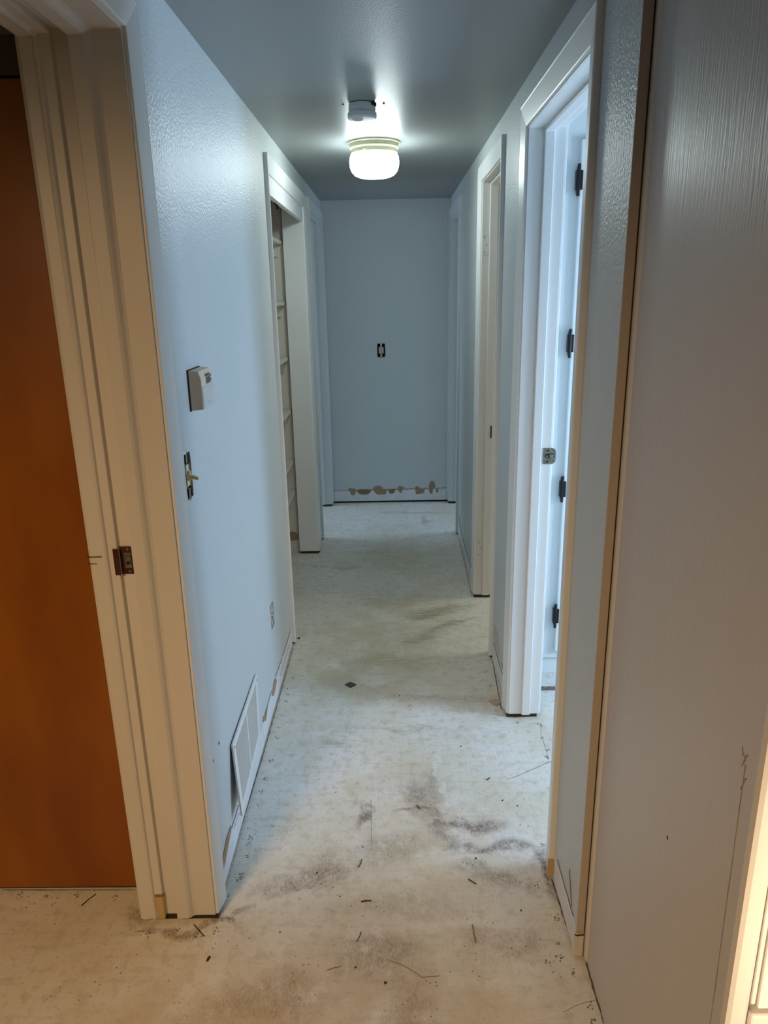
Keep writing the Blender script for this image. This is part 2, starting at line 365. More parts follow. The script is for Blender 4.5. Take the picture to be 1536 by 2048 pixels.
# empty hinge mortises in the middle right jamb
ym = R2[1]
def mortise(z0, z1, parent):
    o = boxes('hinge_mortise', [(B_ + .001, B_ + .0315, ym - .0012, ym, z0, z0 + .0025), (B_ + .001, B_ + .0315, ym - .0012, ym, z1 - .0025, z1), (B_ + .029, B_ + .0315, ym - .0012, ym, z0, z1)], TRIM, parent)
    for dx, k in ((.012, .12), (.022, .5), (.012, .88)):
        bm = bmesh.new(); cyl(bm, (B_ + dx, ym - .0016, z0 + (z1 - z0) * k), 'y', .0024, .002, 8); link('screw_hole', bm, DARK, o)
mortise(1.738, 1.825, d5); mortise(.235, .322, d5)
bm = bmesh.new(); box(bm, .486, .4925, ym - .016, ym - .0115, .868, .932); link('strike_plate', bm, BLACKM, d5, bevel=.002)
# closed white door leaf standing behind the middle doorway
bm = bmesh.new(); box(bm, .565, .60, 3.64, 4.15, .02, 2.03); leaf = link('open_door', bm, TRIM, bevel=.003)
tag(leaf, 'cream door leaf standing open inside the middle right doorway', 'door')

# ---------------------------------------------------------------- bathroom linen cabinet with black hinges
cy = 2.79
cab = empty('linen_cabinet', (.95, cy + .08, 0)); tag(cab, 'white linen cabinet with black hinges inside the bathroom doorway', 'cabinet')
boxes('carcass', [(.548, 1.45, cy, 2.948, .085, 2.19)], TRIMC, cab)
boxes('toe_kick', [(.548, 1.45, cy + .02, 2.948, .001, .085)], TRIMC, cab)
for z0, z1 in ((.12, 2.07),):
    d = boxes('cabinet_door', [(.664, 1.05, cy - .019, cy, z0, z1)], TRIMC, cab, .003)
    boxes('door_panel', [(.690, 1.02, cy - .024, cy - .019, z0 + .03, z1 - .03)], TRIMC, d, .003)
hz = [1.94, 1.384, .826, .283]
for z in hz:
    bm = bmesh.new()
    box(bm, .650, .674, cy - .0225, cy, z - .032, z + .032); box(bm, .6545, .6635, cy - .026, cy - .002, z - .045, z + .045)
    h = link('hinge', bm, BLACKM, cab, bevel=.0025)
    bm = bmesh.new(); cyl(bm, (.659, cy - .020, z - .052), 'z', .0055, .104, 10); link('hinge_pin', bm, BLACKM, h)
tag(boxes('tack_strip', [(.575, .78, 2.665, 2.685, .0005, .007)], mat('weathered tack strip', (.22, .17, .12), .8, noise=(70, (.06, .045, .03), .9)), bevel=.001), 'short weathered wood strip on the bathroom floor behind the jamb', 'wood strip')

# ---------------------------------------------------------------- orange door in the side room
od = struct(boxes('door_7', [(-1.52, -.73, 1.632, 1.655, .012, 2.0)], ORANGE, None, .002), 'orange stained flush wooden door')
boxes('door_frame', [(-1.60, -1.525, 1.63, 1.66, .005, 2.07), (-.725, -.68, 1.635, 1.66, .005, 2.07), (-1.60, -.68, 1.63, 1.66, 2.005, 2.075)], mat('dark frame', (.12, .08, .05), .6), od)
boxes('threshold_gap', [(-1.52, -.73, 1.642, 1.659, .0005, .012)], DARK, od)

# ---------------------------------------------------------------- tall cabinet on the right foreground
XC = .452; YF = .79
tc = empty('tall_cabinet', (.8, 1.1, 0)); tag(tc, 'tall grain-painted built-in cabinet filling the right foreground', 'cabinet')
boxes('side_panel', [(XC, XC + .018, YF, 1.411, .010, H - .001)], PANEL, tc)
boxes('carcass', [(XC + .018, 1.25, YF + .03, 1.408, .010, H - .001)], PANEL, tc)
boxes('toe_recess', [(XC + .012, 1.25, YF + .03, 1.40, .0005, .010)], DARK, tc)
# rounded corner bead beside the wall end
bm = bmesh.new(); pr = [(XC, 1.411), (XC - .004, 1.411), (XC - .004, 1.398), (XC - .0025, 1.392), (XC, 1.388)]
lo = [bm.verts.new((x, y, .010)) for x, y in pr]; hi = [bm.verts.new((x, y, H - .001)) for x, y in pr]
bm.faces.new(lo); bm.faces.new(hi[::-1])
for i in range(5): bm.faces.new((lo[i], lo[(i+1) % 5], hi[(i+1) % 5], hi[i]))
bead = link('corner_bead', bm, TRIM, tc)
# front casing: flat, then a round shoulder
bm = bmesh.new(); pr = [(XC, YF - .0002)] + [(XC + q, YF - t) for q, t in ((-.001, .004), (.001, .012), (.006, .016), (.018, .0165), (.024, .015), (.029, .0115), (.0325, .0065), (.035, .002), (.0365, .0006))] + [(XC + .037, YF - .0002)]
lo = [bm.verts.new((x, y, .010)) for x, y in pr]; hi = [bm.verts.new((x, y, H - .001)) for x, y in pr]
bm.faces.new(lo); bm.faces.new(hi[::-1]); n = len(pr)
for i in range(n): bm.faces.new((lo[i], lo[(i+1) % n], hi[(i+1) % n], hi[i]))
fc = link('front_casing', bm, TRIM, tc)
boxes('inner_stile', [(XC + .038, XC + .0445, YF - .004, YF + .03, .61, H - .001)], TRIM, tc, .002)
boxes('cross_rail', [(XC + .038, 1.20, YF - .010, YF + .03, .560, .597)], TRIM, tc, .004)
boxes('upper_door', [(XC + .047, 1.20, YF - .006, YF + .02, .604, 2.1)], VENT, tc, .003)
boxes('lower_door', [(XC + .047, 1.20, YF - .006, YF + .02, .06, .554)], VENT, tc, .003)

# ---------------------------------------------------------------- ragged strips and torn patches
def strip(name, plane, u0, u1, z0, z1, off, m, parent, seed=1, amp=.004, thick=.0015, step=.02, zb=None):
    rnd = random.Random(seed); bm = bmesh.new(); n = max(2, int(abs(u1 - u0) / step)); F0, F1 = [], []
    for i in range(n + 1):
        u = u0 + (u1 - u0) * i / n; zt = z1 + rnd.uniform(-amp, amp)
        def pt(o, z): return plane(u, o, z)
        F0.append([bm.verts.new(pt(off + thick, z0)), bm.verts.new(pt(off + thick, zt)), bm.verts.new(pt(off, zt + .001)), bm.verts.new(pt(off, z0))])
    for a, b in zip(F0, F0[1:]):
        for k in range(4): bm.faces.new((a[k], a[(k+1) % 4], b[(k+1) % 4], b[k]))
    bm.faces.new(F0[0]); bm.faces.new(F0[-1])
    return link(name, bm, m, parent)
GRM = mat('grey crack', (.20, .17, .14), .9)
PALE = mat('pale torn paper', (.56, .50, .40), .9, noise=(30, (.50, .47, .42), .9))
PL = lambda u, o, z: (A_ + o, u, z)
PR = lambda u, o, z: (B_ - o, u, z)
PE = lambda u, o, z: (u, D_ - o, z)
LOWP = mat('lower wall paint scar', (.72, .73, .75), .45, noise=(25, (.60, .60, .62), .6), bump=60, bstr=.2)
strip('baseboard_scar_left', PL, 1.608, 3.085, ZB, .088, .0, LOWP, None, 3)  # these strips are paint bands left by removed baseboards, not boards
strip('baseboard_scar_end', PE, A_ + .02, B_ - .02, ZB + .004, .098, .0, LOWP, None, 5, .005)
strip('baseboard_scar_right', PR, 2.545, 2.92, ZB, .085, .0, LOWP, None, 8)
strip('baseboard_scar_right', PR, 3.70, 4.64, ZB, .085, .0, LOWP, None, 9)
strip('baseboard_scar_right', PR, 1.418, 1.652, ZB, .085, .0, LOWP, None, 12)
strip('baseboard_scar_left', PL, 4.425, 4.60, ZB, .085, .0, LOWP, None, 13)
for o in COL.objects:
    if o.name.startswith('baseboard'): struct(o)
def patch(name, plane, pts, m, parent, off=.0016, th=.0012):
    bm = bmesh.new(); a = [bm.verts.new(plane(u, off + th, z)) for u, z in pts]; b = [bm.verts.new(plane(u, 0, z)) for u, z in pts]
    bm.faces.new(a); bm.faces.new(b[::-1]); n = len(pts)
    for i in range(n): bm.faces.new((a[i], a[(i+1) % n], b[(i+1) % n], b[i]))
    return link(name, bm, m, parent)
def cracks(name, plane, segs, parent, wd=.0018, m=None, seed=0):
    rnd = random.Random(seed); bm = bmesh.new()
    for (u0, z0, u1, z1) in segs:
        n = 6; prev = None
        for i in range(n + 1):
            t = i / n; u = u0 + (u1 - u0) * t; z = z0 + (z1 - z0) * t + rnd.uniform(-1, 1) * .0025; hw = wd * rnd.uniform(.3, 1)
            q = [bm.verts.new(plane(u, .0024, z + hw)), bm.verts.new(plane(u, .0024, z - hw)), bm.verts.new(plane(u, 0, z - hw)), bm.verts.new(plane(u, 0, z + hw))]
            if prev:
                for k in range(4): bm.faces.new((prev[k], prev[(k+1) % 4], q[(k+1) % 4], q[k]))
            prev = q
    return link(name, bm, m or FOOT, parent)
# end wall: kraft scars (x, z) read along the torn base line
ewp = [([(-.345,.098),(-.36,.112),(-.34,.124),(-.325,.117),(-.305,.12),(-.295,.10),(-.30,.08),(-.315,.062),(-.335,.068)], KRAFT),
       ([(-.295,.105),(-.175,.107),(-.185,.085),(-.205,.07),(-.25,.066),(-.275,.078)], KRAFTD),
       ([(-.165,.115),(-.145,.136),(-.115,.138),(-.09,.125),(-.085,.11),(-.055,.10),(-.06,.078),(-.07,.066),(-.13,.066),(-.15,.085)], KRAFT),
       ([(-.045,.104),(.012,.104),(.005,.082),(-.015,.070),(-.037,.078)], KRAFTD),
       ([(.03,.112),(.045,.134),(.06,.126),(.085,.12),(.065,.108),(.062,.085),(.048,.076),(.035,.095)], KRAFT),
       ([(.165,.118),(.175,.13),(.195,.122),(.205,.108),(.24,.106),(.235,.074),(.20,.066),(.17,.068)], KRAFT),
       ([(.275,.08),(.272,.13),(.285,.165),(.30,.170),(.318,.148),(.322,.120),(.305,.105),(.298,.07),(.285,.066)], KRAFT),
       ([(.325,.10),(.345,.102),(.345,.078),(.332,.076)], KRAFTD)]
for p, m in ewp: patch('torn_patch', PE, p, m, we)
cracks('torn_edge', PE, [(-.47, .100, -.35, .100), (-.28, .106, .03, .107), (.06, .106, .16, .109), (.23, .107, .27, .109), (.32, .108, .41, .112)], we, .0022, KRAFTD, 2)
patch('torn_patch', PL, [(1.625,.062),(1.64,.098),(1.70,.117),(1.752,.112),(1.745,.098),(1.70,.083),(1.66,.07)], KRAFT, wl)
patch('torn_patch', PL, [(2.30,.100),(2.32,.112),(2.335,.104),(2.40,.102),(2.375,.085),(2.35,.074),(2.33,.086)], KRAFT, wl)
patch('torn_patch', PL, [(2.50,.085),(2.53,.10),(2.56,.115),(2.60,.108),(2.62,.085),(2.58,.072),(2.54,.066)], KRAFT, wl)
cracks('torn_edge', PL, [(1.76,.098,1.86,.094), (2.34,.104,2.50,.108), (2.60,.112,2.78,.100), (2.80,.098,3.06,.095), (1.78,.075,1.86,.07), (2.7,.06,3.0,.055)], wl, .0009, GRM, 3)
patch('torn_patch', PR, [(2.72,.16),(2.80,.20),(2.90,.19),(2.915,.12),(2.86,.09),(2.76,.10)], PALE, wr, .0004, .0004)
cracks('torn_edge', PR, [(2.56,.095,2.72,.09), (2.72,.09,2.90,.098), (2.58,.11,2.66,.13), (1.44,.095,1.62,.10), (1.46,.105,1.50,.18), (3.75,.09,4.5,.092), (4.45,.09,4.60,.16)], wr, .0006, GRM, 4)
patch('torn_patch', PR, [(4.52,.03),(4.50,.10),(4.56,.17),(4.60,.10),(4.60,.03)], PALE, wr, .0004, .0004)
patch('torn_patch', PL, [(4.46,.03),(4.45,.09),(4.52,.16),(4.585,.12),(4.585,.03)], PALE, wl, .0004, .0004)
patch('torn_patch', lambda u, o, z: (u, 4.39 - o, z), [(-.68,.10),(-.66,.14),(-.625,.13),(-.61,.11),(-.62,.08),(-.66,.075)], KRAFT, bpy.data.objects['wall_closet_far'])
# unpainted blocks at the feet of the right-hand edges
o = boxes('raw_foot_block', [(B_ - .0175, B_ - .001, R1[0] - .0735, R1[0] - .068, ZB, .072)], RAW, d4); 
o = boxes('plinth_block', [(B_ - .006, B_ + .018, 1.404, 1.4118, .008, .075)], TRIM, wr, .002)
boxes('corner_strip', [(B_ - .0005, B_ + .0185, 1.409, 1.4119, .077, H - .001)], TAUPE, wr, .001)
boxes('corner_gap', [(B_ + .0186, B_ + .0205, 1.4085, 1.4119, .077, H - .001)], FOOT, wr)
cracks('plinth_edge', lambda u, o_, z: (u, 1.4045 - o_, z), [(B_ - .006, .076, B_ + .018, .077)], wr, .0015, FOOT, 6)
# scuffed line and marks on the cabinet side panel
PC = lambda u, o, z: (XC - o * .35, u, z)
def vline(name, plane, pts, wd, m, parent, seed=0):
    rnd = random.Random(seed); bm = bmesh.new(); prev = None
    for u, z in pts:
        hw = wd * rnd.uniform(.3, 1.2); u += rnd.uniform(-.0004, .0004)
        q = [bm.verts.new(plane(u - hw, .0012, z)), bm.verts.new(plane(u + hw, .0012, z)), bm.verts.new(plane(u + hw, 0, z)), bm.verts.new(plane(u - hw, 0, z))]
        if prev:
            for k in range(4): bm.faces.new((prev[k], prev[(k+1) % 4], q[(k+1) % 4], q[k]))
        prev = q
    return link(name, bm, m, parent)
SCUFF = mat('brown scuff', (.27, .20, .15), .8, noise=(150, (.42, .36, .30), .8))
vline('scuff_line', PC, [(.812 + .014 * (z - .5), z) for z in [.40 + .02 * i for i in range(30)]], .0009, SCUFF, tc, 5)
cracks('scuff_mark', PC, [(.820, .985, .832, .998), (.816, .998, .826, .975), (.812, .965, .822, .94)], tc, .0016, SCUFF, 7)
patch('chip_mark', PC, [(1.02, .690), (1.024, .694), (1.026, .688), (1.022, .684)], FOOT, tc, .0005, .0006)
# nail heads in the left wall, small spot on the end wall
for y, z in ((1.715, .412), (1.643, .407)):
    bm = bmesh.new(); cyl(bm, (A_ - .001, y, z), 'x', .0042, .003, 10); link('nail_head', bm, SCAR, wl)
bm = bmesh.new(); cyl(bm, (.372, D_ - .002, 2.063), 'y', .004, .003, 8); link('nail_head', bm, SCAR, we)
for x, z in ((-.16, .36), (-.12, .34), (.12, .95)):
    patch('wall_scuff', PE, [(x - .012, z), (x + .002, z + .006), (x + .012, z - .002), (x, z - .006)], mat('faint scuff', (.58, .59, .62), .6), we, .0003, .0002)

# ---------------------------------------------------------------- uncovered switches and outlets
def device(name, label, cat, P, u0, u1, z0, z1, toggle, Nx):
    um = (u0 + u1) / 2; zm = (z0 + z1) / 2; hw = (u1 - u0) / 2; hh = (z1 - z0) / 2
    def B(lst, nm, m, par, bev=0):
        bm = bmesh.new()
        for (a, b, o0, o1, c, d) in lst:
            p, q = P(a, o0, c), P(b, o1, d)
            box(bm, *[v for k in range(3) for v in sorted((p[k], q[k]))])
        return link(nm, bm, m, par, bevel=bev)
    e = empty(name, P(um, -.03, zm)); tag(e, label, cat)
    B([(u0 + .001, u1 - .001, -.050, -.046, z0 + .001, z1 - .001), (u0 + .001, u0 + .003, -.048, -.004, z0 + .001, z1 - .001), (u1 - .003, u1 - .001, -.048, -.004, z0 + .001, z1 - .001), (u0 + .001, u1 - .001, -.048, -.004, z0 + .001, z0 + .003), (u0 + .001, u1 - .001, -.048, -.004, z1 - .003, z1 - .001)], 'wall_box', DARK, e)
    st = B([(um - hw * .22, um + hw * .22, -.003, .0005, z0 - .006, z0 + hh * .45), (um - hw * .22, um + hw * .22, -.003, .0005, z1 - hh * .45, z1 + .006), (um - hw * .62, um - hw * .42, -.003, .0005, zm - hh * .5, zm + hh * .5), (um + hw * .42, um + hw * .62, -.003, .0005, zm - hh * .5, zm + hh * .5)], 'mounting_strap', METAL if toggle else GREYP, e, .001)
    B([(um - hw * .58, um + hw * .58, -.035, -.001, zm - hh * .48, zm + hh * .48)], 'device_body', IVORY if toggle else GREYP, e, .002)
    if toggle:
        t = B([(um - .005, um + .005, -.004, .006, zm - .012, zm + .012)], 'toggle', IVORY, e, .002)
        bm = bmesh.new(); a = [P(um - .004, .003, zm - .006), P(um + .004, .003, zm - .006), P(um + .004, .003, zm + .005), P(um - .004, .003, zm + .005)]
        b = [P(um - .0035, .024, zm - .011), P(um + .0035, .024, zm - .011), P(um + .0035, .024, zm - .004), P(um - .0035, .024, zm - .004)]
        A2 = [bm.verts.new(v) for v in a]; B2 = [bm.verts.new(v) for v in b]; bm.faces.new(A2); bm.faces.new(B2[::-1])
        for i in range(4): bm.faces.new((A2[i], A2[(i+1) % 4], B2[(i+1) % 4], B2[i]))
        link('lever', bm, IVORY, t, bevel=.001)
    else:
        B([(um - .006, um - .004, -.003, .0005, zm + .004, zm + .014), (um + .004, um + .006, -.003, .0005, zm + .004, zm + .014), (um - .006, um - .004, -.003, .0005, zm - .014, zm - .004), (um + .004, um + .006, -.003, .0005, zm - .014, zm - .004)], 'slots', DARK, e)
    for zz in (z0, z1): B([(um - .003, um + .003, .0005, .002, zz - .003, zz + .003)], 'screw', METAL, e, .001)
    # torn paper lip round the hole
    rnd = random.Random(int(zm * 1000)); pts = []
    for i in range(22):
        t = 2 * math.pi * i / 22; k = max(abs(math.cos(t)), abs(math.sin(t)))
        pts.append((um + (hw + rnd.uniform(.002, .005)) * math.cos(t) / k, zm + (hh + rnd.uniform(.002, .007)) * math.sin(t) / k, um + hw * math.cos(t) / k, zm + hh * math.sin(t) / k))
    bm = bmesh.new(); oo = [bm.verts.new(P(p[0], .0003, p[1])) for p in pts]; ii = [bm.verts.new(P(p[2], .0012, p[3])) for p in pts]
    for i in range(22): bm.faces.new((oo[i], oo[(i+1) % 22], ii[(i+1) % 22], ii[i]))
    link('torn_lip', bm, KRAFT if not toggle else LOWP, e)
device('light_switch', 'uncovered light switch with ivory toggle in the left wall below the thermostat', 'switch', PL, *SW, True, 1)
device('wall_outlet', 'uncovered wall outlet low on the left wall past the vent', 'outlet', PL, *OUT, False, 1)
device('wall_switch', 'uncovered grey switch in the middle of the end wall', 'switch', PE, *EO, False, 1)

# ---------------------------------------------------------------- thermostat
th = empty('thermostat', (A_, 1.80, 1.36)); tag(th, 'beige boxy thermostat with a small display on the left wall', 'thermostat')
bm = bmesh.new()
pr = [(A_ + .0005, 1.747, 1.310), (A_ + .0005, 1.747, 1.412)]
x0, x1, ya, yb_, za, zb_ = A_ + .003, A_ + .031, 1.745, 1.858, 1.313, 1.408
v = [bm.verts.new(p) for p in [(x0, ya, za), (x0, yb_, za), (x0, yb_, zb_), (x0, ya, zb_), (x1 + .002, ya + .002, za + .002), (x1 + .002, yb_ - .002, za + .002), (x1 + .002, yb_ - .002, zb_ - .022), (x1 + .002, ya + .002, zb_ - .022), (x1 - .004, yb_ - .002, zb_ - .002), (x1 - .004, ya + .002, zb_ - .002)]]
for q in ((0,1,2,3), (4,7,6,5), (7,9,8,6), (0,4,5,1), (3,2,8,9), (0,3,9,7,4), (1,5,6,8,2)): bm.faces.new([v[i] for i in q])
link('housing', bm, BEIGE, th, bevel=.002)
boxes('shadow_rim', [(A_ + .0002, A_ + .003, 1.7435, 1.8595, 1.3115, 1.4095)], FOOT, th)  # dark rim standing in for the thermostat's thin shadow on the wall
boxes('front_cover', [(x1 + .0005, x1 + .0035, ya + .004, yb_ - .004, za + .004, 1.368)], GREYP, th, .001)
scr = boxes('display', [(x1 - .002, x1 + .0032, 1.790, 1.832, 1.372, 1.388), (x1 - .004, x1 + .0012, 1.790, 1.832, 1.386, 1.396)], LCD, th, .001)
for zz in (1.376, 1.386): boxes('button', [(x1, x1 + .0042, 1.836, 1.846, zz, zz + .006)], BEIGE, th)
bm = bmesh.new(); cyl(bm, (x1 + .003, 1.80, 1.328), 'x', .002, .0012, 8); link('emblem', bm, SCAR, th)

# ---------------------------------------------------------------- return-air vent, bent off the wall at its near foot
VB = (1.7739, 0.1265, 2.1929, 0.114, 1.8236, 0.3314, 2.2314, 0.3348)
C00 = Vector((A_ + .032, VB[0], VB[1])); C10 = Vector((A_ + .010, VB[2], VB[3])); C01 = Vector((A_ + .010, VB[4], VB[5])); C11 = Vector((A_ + .008, VB[6], VB[7]))
def vp(u, v, o): # bilinear patch, o outwards
    p = C00 * (1-u) * (1-v) + C10 * u * (1-v) + C01 * (1-u) * v + C11 * u * v
    return p + Vector((o, 0, 0))
def vbox(bm, u0, u1, v0, v1, o0, o1):
    vs = [bm.verts.new(vp(u, v, o)) for u in (u0, u1) for v in (v0, v1) for o in (o0, o1)]
    for f_ in ((0,1,3,2), (4,6,7,5), (0,4,5,1), (2,3,7,6), (0,2,6,4), (1,5,7,3)): bm.faces.new([vs[i] for i in f_])
ve = empty('wall_vent', (A_, 2.05, .05)); tag(ve, 'white louvred vent grille bent off the left wall near the floor', 'vent')
bm = bmesh.new()
for b in ((0, 1, 0, .10), (0, 1, .90, 1), (0, .07, .10, .90), (.93, 1, .10, .90), (.485, .515, .10, .90)): vbox(bm, *b, -.006, 0)
link('vent_frame', bm, VENT, ve, bevel=.0012)
bm = bmesh.new(); vbox(bm, .05, .95, .05, .95, -.0075, -.0065); link('backing', bm, mat('shaded louvre back', (.33, .32, .29), .8), ve)
bm = bmesh.new(); NS = 24
for c0, c1 in ((.07, .485), (.515, .93)):
    for i in range(NS):
        v0 = .10 + .8 * (i + .15) / NS; v1 = v0 + .8 / NS * .30
        vbox(bm, c0, c1, v0, v1, -.0065, -.0004)
for k in range(1, 4):
    for c0, c1 in ((.07, .485), (.515, .93)):
        u = c0 + (c1 - c0) * k / 4; vbox(bm, u - .003, u + .003, .10, .90, -.004, -.0008)
lo_ = link('louvres', bm, VENT, ve); lo_['kind'] = 'stuff'
for u, v in ((.035, .93), (.965, .93)):
    p = vp(u, v, 0); bm = bmesh.new(); cyl(bm, (p.x, p.y, p.z), 'x', .003, .0012, 10); link('screw', bm, SCAR, ve)

# ---------------------------------------------------------------- closet shelves
names = ['topmost', 'second', 'third', 'fourth', 'fifth', 'lowest']
for i, zt in enumerate((1.867, 1.538, 1.226, .915, .609, .418)):
    s = boxes('closet_shelf', [(-1.088, -.612, 3.082, 4.388, zt - .020, zt)], SHELF, None, .0015)
    tag(s, {0: 'topmost cream closet shelf, showing its underside', 5: 'lowest cream closet shelf, nearest the floor'}.get(i, names[i] + ' cream closet shelf from the top'), 'shelf', 'closet shelves')
    boxes('cleat', [(-1.08, -.640, 4.370, 4.389, zt - .085, zt - .020)], SHELF, s, .001)

# ---------------------------------------------------------------- ceiling lamp and smoke detector
lx, ly = -.064, 3.48
lamp = empty('ceiling_lamp', (lx, ly, H)); tag(lamp, 'lit round ceiling lamp with opal glass shade and cream metal ring', 'lamp')
bm = bmesh.new(); lathe(bm, [(.0, H - .0005), (.112, H - .0005), (.113, H - .006), (.106, H - .010), (.104, H - .020), (.107, H - .024), (.104, H - .028), (.100, H - .030), (.101, H - .046), (.096, H - .048), (0, H - .048)], lx, ly, 56)
link('metal_ring', bm, BRASSW, lamp, smooth=False)
bm = bmesh.new(); lathe(bm, [(.092, H - .047), (.101, H - .051), (.106, H - .060), (.1075, H - .080), (.106, H - .098), (.100, H - .115), (.087, H - .130), (.068, H - .138), (.035, H - .141), (0, H - .141)], lx, ly, 56)
link('glass_shade', bm, GLASS, lamp, smooth=True)
for t in (.6, 2.7, 4.3):
    bm = bmesh.new(); cyl(bm, (lx + .100 * math.cos(t) - .004, ly + .100 * math.sin(t), H - .040), 'x', .0035, .010, 8); link('thumb_screw', bm, BRASSW, lamp)
sx, sy = -.090, 2.80
sd = empty('smoke_detector', (sx, sy, H)); tag(sd, 'round white smoke detector hanging loose beside the ceiling lamp', 'smoke detector')
bm = bmesh.new(); lathe(bm, [(0, H - .003), (.046, H - .003), (.047, H - .014), (.0465, H - .021), (0, H - .021)], sx, sy, 40); link('base_plate', bm, SMOKE, sd)
bm = bmesh.new(); lathe(bm, [(0, H - .021), (.0455, H - .021), (.0458, H - .030), (.050, H - .031), (.0505, H - .044), (.046, H - .050), (.025, H - .051), (0, H - .051)], sx, sy, 40); link('housing', bm, SMOKE, sd)
bm = bmesh.new(); lathe(bm, [(.014, H - .0508), (.017, H - .053), (.020, H - .0508)], sx - .015, sy - .01, 20); link('test_button', bm, SMOKE, sd)
bm = bmesh.new(); box(bm, sx + .034, sx + .044, sy - .035, sy - .028, H - .012, H - .0005); box(bm, sx + .042, sx + .050, sy - .03, sy - .025, H - .016, H - .004); link('loose_wire', bm, BLACKM, sd)
for x in (-.155, -.015):
    bm = bmesh.new(); cyl(bm, (x, sy + .005, H - .003), 'z', .0035, .0032, 8); link('screw', bm, SCAR, sd)

# ---------------------------------------------------------------- floor scars, crack and debris (pixels of a 1536x2048 frame turned into floor points once)
def fl(px, py):
    r = F + R * ((px - 768) / 1459.03) - U * ((py - 1024) / 1459.03)
    t = -1.5774565 / r.z
    return r.x * t, r.y * t
sc = [(594,1276),(602,1290),(600,1320),(586,1355),(575,1378),(574,1390),(574,1403),(563,1431),(556,1455),(554,1476),(540,1522),(529,1558),(525,1583),(517,1612),(500,1676),(498,1688),(493,1711),(480,1748),(481,1758),(456,1793),
      (1087,1475),(1083,1452),(1095,1500),(1093,1515),(1087,1690),(1075,1770),(1110,1835),(1113,1888),(1122,1916),(1100,1925),(1147,1945),(973,1320),(972,1342),(982,1373),(993,1422),(990,1436),(1035,1446),(1075,1448),
      (280,1862),(300,1866),(355,1862),(395,1868),(430,1862),(460,1838),(40,1790),(90,1792),(150,1790),(235,1792),(1190,2040),(1180,2010)]
rnd = random.Random(11)
def flake(bm, x, y, r, h=.0012, el=1.0):
    n = rnd.randint(5, 8); a0 = rnd.uniform(0, 6.28); top = []; bot = []
    for i in range(n):
        t = a0 + 2 * math.pi * i / n; q = r * rnd.uniform(.55, 1.15)
        top.append(bm.verts.new((x + q * math.cos(t) * el, y + q * math.sin(t), h * rnd.uniform(.5, 1)))); bot.append(bm.verts.new((x + q * 1.1 * math.cos(t) * el, y + q * 1.1 * math.sin(t), 0)))
    bm.faces.new(top)
    for i in range(n): bm.faces.new((top[i], top[(i+1) % n], bot[(i+1) % n], bot[i]))
for px, py in sc:
    x, y = fl(px, py); bm = bmesh.new(); k = rnd.uniform(.6, 1.1)
    flake(bm, x, y, .0035 * k)
    for i in range(rnd.randint(3, 7)):
        t = rnd.uniform(0, 6.28); q = rnd.uniform(.006, .014) * k; flake(bm, x + q * math.cos(t), y + q * math.sin(t), rnd.uniform(.001, .0028))
    link('nail_scar', bm, SCAR, f)
def floorline(name, pix, wd, m, parent, h=.0012):
    bm = bmesh.new(); prev = None; P = [fl(*p) for p in pix]; Q = []
    for (x0, y0), (x1, y1) in zip(P, P[1:]):
        n = max(2, int(math.hypot(x1 - x0, y1 - y0) / .012))
        Q += [(x0 + (x1 - x0) * i / n, y0 + (y1 - y0) * i / n) for i in range(n)]
    Q.append(P[-1])
    for i, (x, y) in enumerate(Q):
        x2, y2 = Q[min(i + 1, len(Q) - 1)]; x1, y1 = Q[max(i - 1, 0)]; d = Vector((-(y2 - y1), x2 - x1)).normalized()
        x += rnd.uniform(-1, 1) * wd * .35; hw = wd * rnd.uniform(.35, 1)
        q = [bm.verts.new((x + d.x * hw, y + d.y * hw, 0)), bm.verts.new((x + d.x * hw * .6, y + d.y * hw * .6, h)), bm.verts.new((x - d.x * hw * .6, y - d.y * hw * .6, h)), bm.verts.new((x - d.x * hw, y - d.y * hw, 0))]
        if prev:
            for k in range(3): bm.faces.new((prev[k], prev[k+1], q[k+1], q[k]))
        prev = q
    return link(name, bm, m, parent)
floorline('floor_crack', [(1013,1559), (1035,1552), (1062,1540), (1080,1532), (1103,1522)], .0014, SCAR, f, .0008)
floorline('floor_crack', [(1083,1450), (1082,1470), (1090,1492), (1098,1520)], .0009, SCAR, f, .0006)
floorline('floor_scratch', [(1127,2025), (1150,2012), (1172,2005), (1190,2000)], .0007, SCAR, f, .0006)
floorline('floor_scratch', [(742,1600), (743,1690)], .0006, SCAR, f, .0005)
floorline('floor_scratch', [(584,1128), (660,1133)], .001, SCAR, f, .0005)
# thin dark lines where the walls meet the floor
GR = mat('dark edge', (.09, .07, .055), .95, noise=(60, (.25, .22, .19), .9))
floorline('edge_line', [(445,1778), (487,1640), (535,1480), (586,1297)], 0.0020, GR, f, .001)
floorline('edge_line', [(1103,1758), (1150,1905)], 0.0025, GR, f, .001)
floorline('edge_line', [(917,1072), (943,1190)], 0.0020, GR, f, .001)
floorline('edge_line', [(985,1322), (1003,1420)], 0.0025, GR, f, .001)
floorline('edge_line', [(1172,1925), (1208,2047)], 0.0030, GR, f, .001)
floorline('edge_line', [(5,1780), (268,1780)], 0.0020, GR, f, .001)

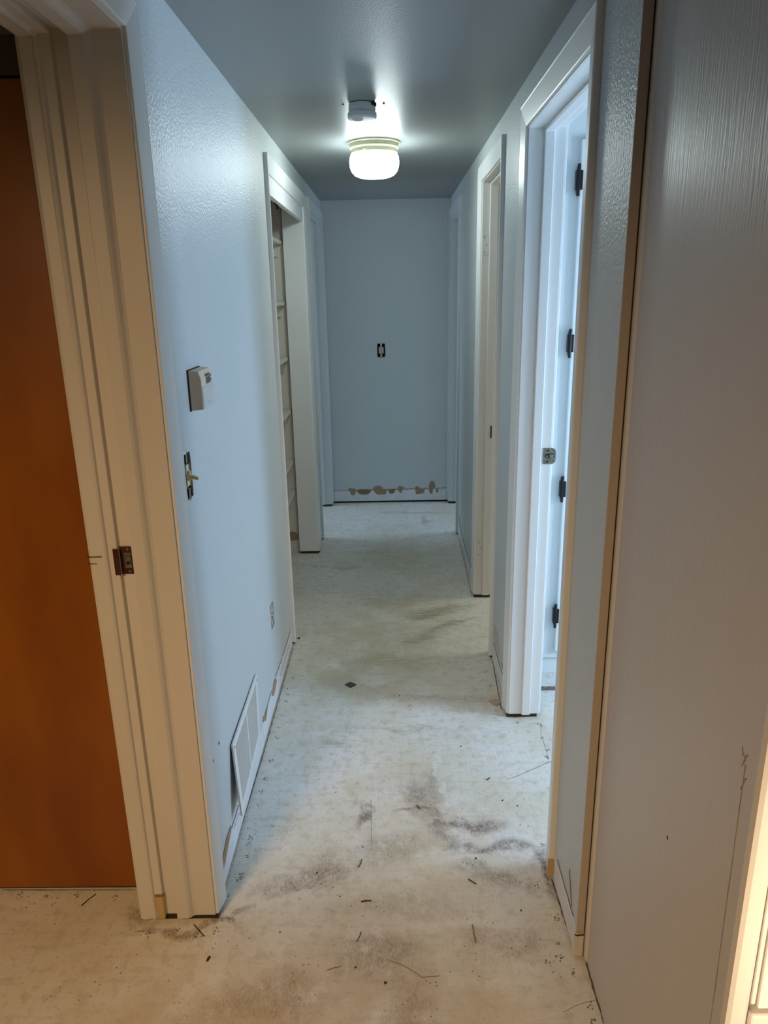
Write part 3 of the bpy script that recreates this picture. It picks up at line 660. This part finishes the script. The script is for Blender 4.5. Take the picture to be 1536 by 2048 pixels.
def chip(name, label, cat, pts, h, m, group=None):
    P = [fl(*p) for p in pts]; bm = bmesh.new(); a = [bm.verts.new((x, y, h)) for x, y in P]; b = [bm.verts.new((x, y, .0002)) for x, y in P]; n = len(P)
    bm.faces.new(a); bm.faces.new(b[::-1])
    for i in range(n): bm.faces.new((a[i], a[(i+1) % n], b[(i+1) % n], b[i]))
    return tag(link(name, bm, m), label, cat, group)
chip('dark_chip', 'dark grey diamond-shaped chip lying in the middle of the floor', 'chip', [(690,1370), (700,1365), (713,1370), (701,1376)], .004, mat('slate chip', (.07, .065, .055), .7))
chip('wallboard_chip', 'torn beige wallboard scrap beside the bathroom door jamb', 'scrap', [(976,1402), (990,1399), (1004,1404), (1000,1409), (992,1413), (984,1409)], .003, mat('wallboard scrap', (.52, .40, .28), .9, noise=(80, (.40, .28, .18), .8)))
def splinter(label, pts, wd, m, h=.003):
    o = floorline('splinter', pts, wd, m, None, h); return tag(o, label, 'splinter', 'splinters and crumbs on the floor')
splinter('short dark splinter lying crosswise near the front of the floor', [(722,1804), (732,1802), (743,1802)], .0022, CRUMB)
splinter('dark bent splinter just above the middle of the bare floor', [(724,1719), (722,1727), (717,1735)], .0018, CRUMB)
splinter('thin dark splinter slanting near the right wall foot', [(937,1759), (946,1765), (953,1769)], .0014, CRUMB)
splinter('long tan splinter pointing along the hall on the right', [(945,1850), (948,1868), (952,1886)], .0018, TWIG)
splinter('stubby black splinter between the two floor scuffs', [(834,1611), (839,1618)], .0022, CRUMB)
splinter('fat dark splinter beside the left door jamb foot', [(414,1924), (420,1914)], .0035, CRUMB, .004)
splinter('curved thread-like splinter at the front centre', [(722,1865), (719,1874), (714,1884)], .0012, CRUMB)
splinter('thin grey splinter by the crack near the bathroom door', [(974,1560), (980,1556)], .002, CRUMB)
splinter('fine brown thread lying at the very front of the floor', [(653,1941), (668,1936), (682,1933)], .0009, TWIG, .0015)
splinter('long wavy brown thread at the front right of centre', [(780,1922), (800,1928), (822,1940), (845,1955), (880,1952)], .0007, TWIG, .0012)
splinter('short splinter stuck by the orange door foot', [(163,1812), (178,1799), (192,1789)], .0012, CRUMB)
splinter('splinter leaning out from the left jamb foot', [(388,1850), (398,1862), (408,1873)], .0012, CRUMB)
for px, py, r, lab in [(634,1746,.004,'black oval crumb left of centre on the floor'), (711,1935,.0035,'black crumb at the front left of centre'), (771,1966,.004,'dark crumb nearest the camera'),
                       (726,1694,.0025,'small dark crumb above the bent splinter'), (1042,1821,.003,'dark crumb near the right wall foot'), (1005,1601,.0035,'dark crumb right of the crosswise scuff'),
                       (922,1493,.003,'dark crumb level with the bathroom jamb'), (1035,1612,.003,'small crumb in front of the floor crack'), (952,1717,.0035,'brown crumb below the brown scuff'),
                       (947,1512,.0025,'tiny crumb beside the pale streak'), (680,1793,.0025,'tiny crumb left of the crosswise splinter'), (560,1865,.0025,'tiny crumb in the warm front left area'),
                       (799,1392,.004,'small dark crumb beyond the diamond chip'), (598,1277,.008,'black crumb at the foot of the closet casing')]:
    x, y = fl(px, py); bm = bmesh.new(); flake(bm, x, y, r, r * .8, .8)
    tag(link('crumb', bm, CRUMB), lab, 'crumb', 'splinters and crumbs on the floor')
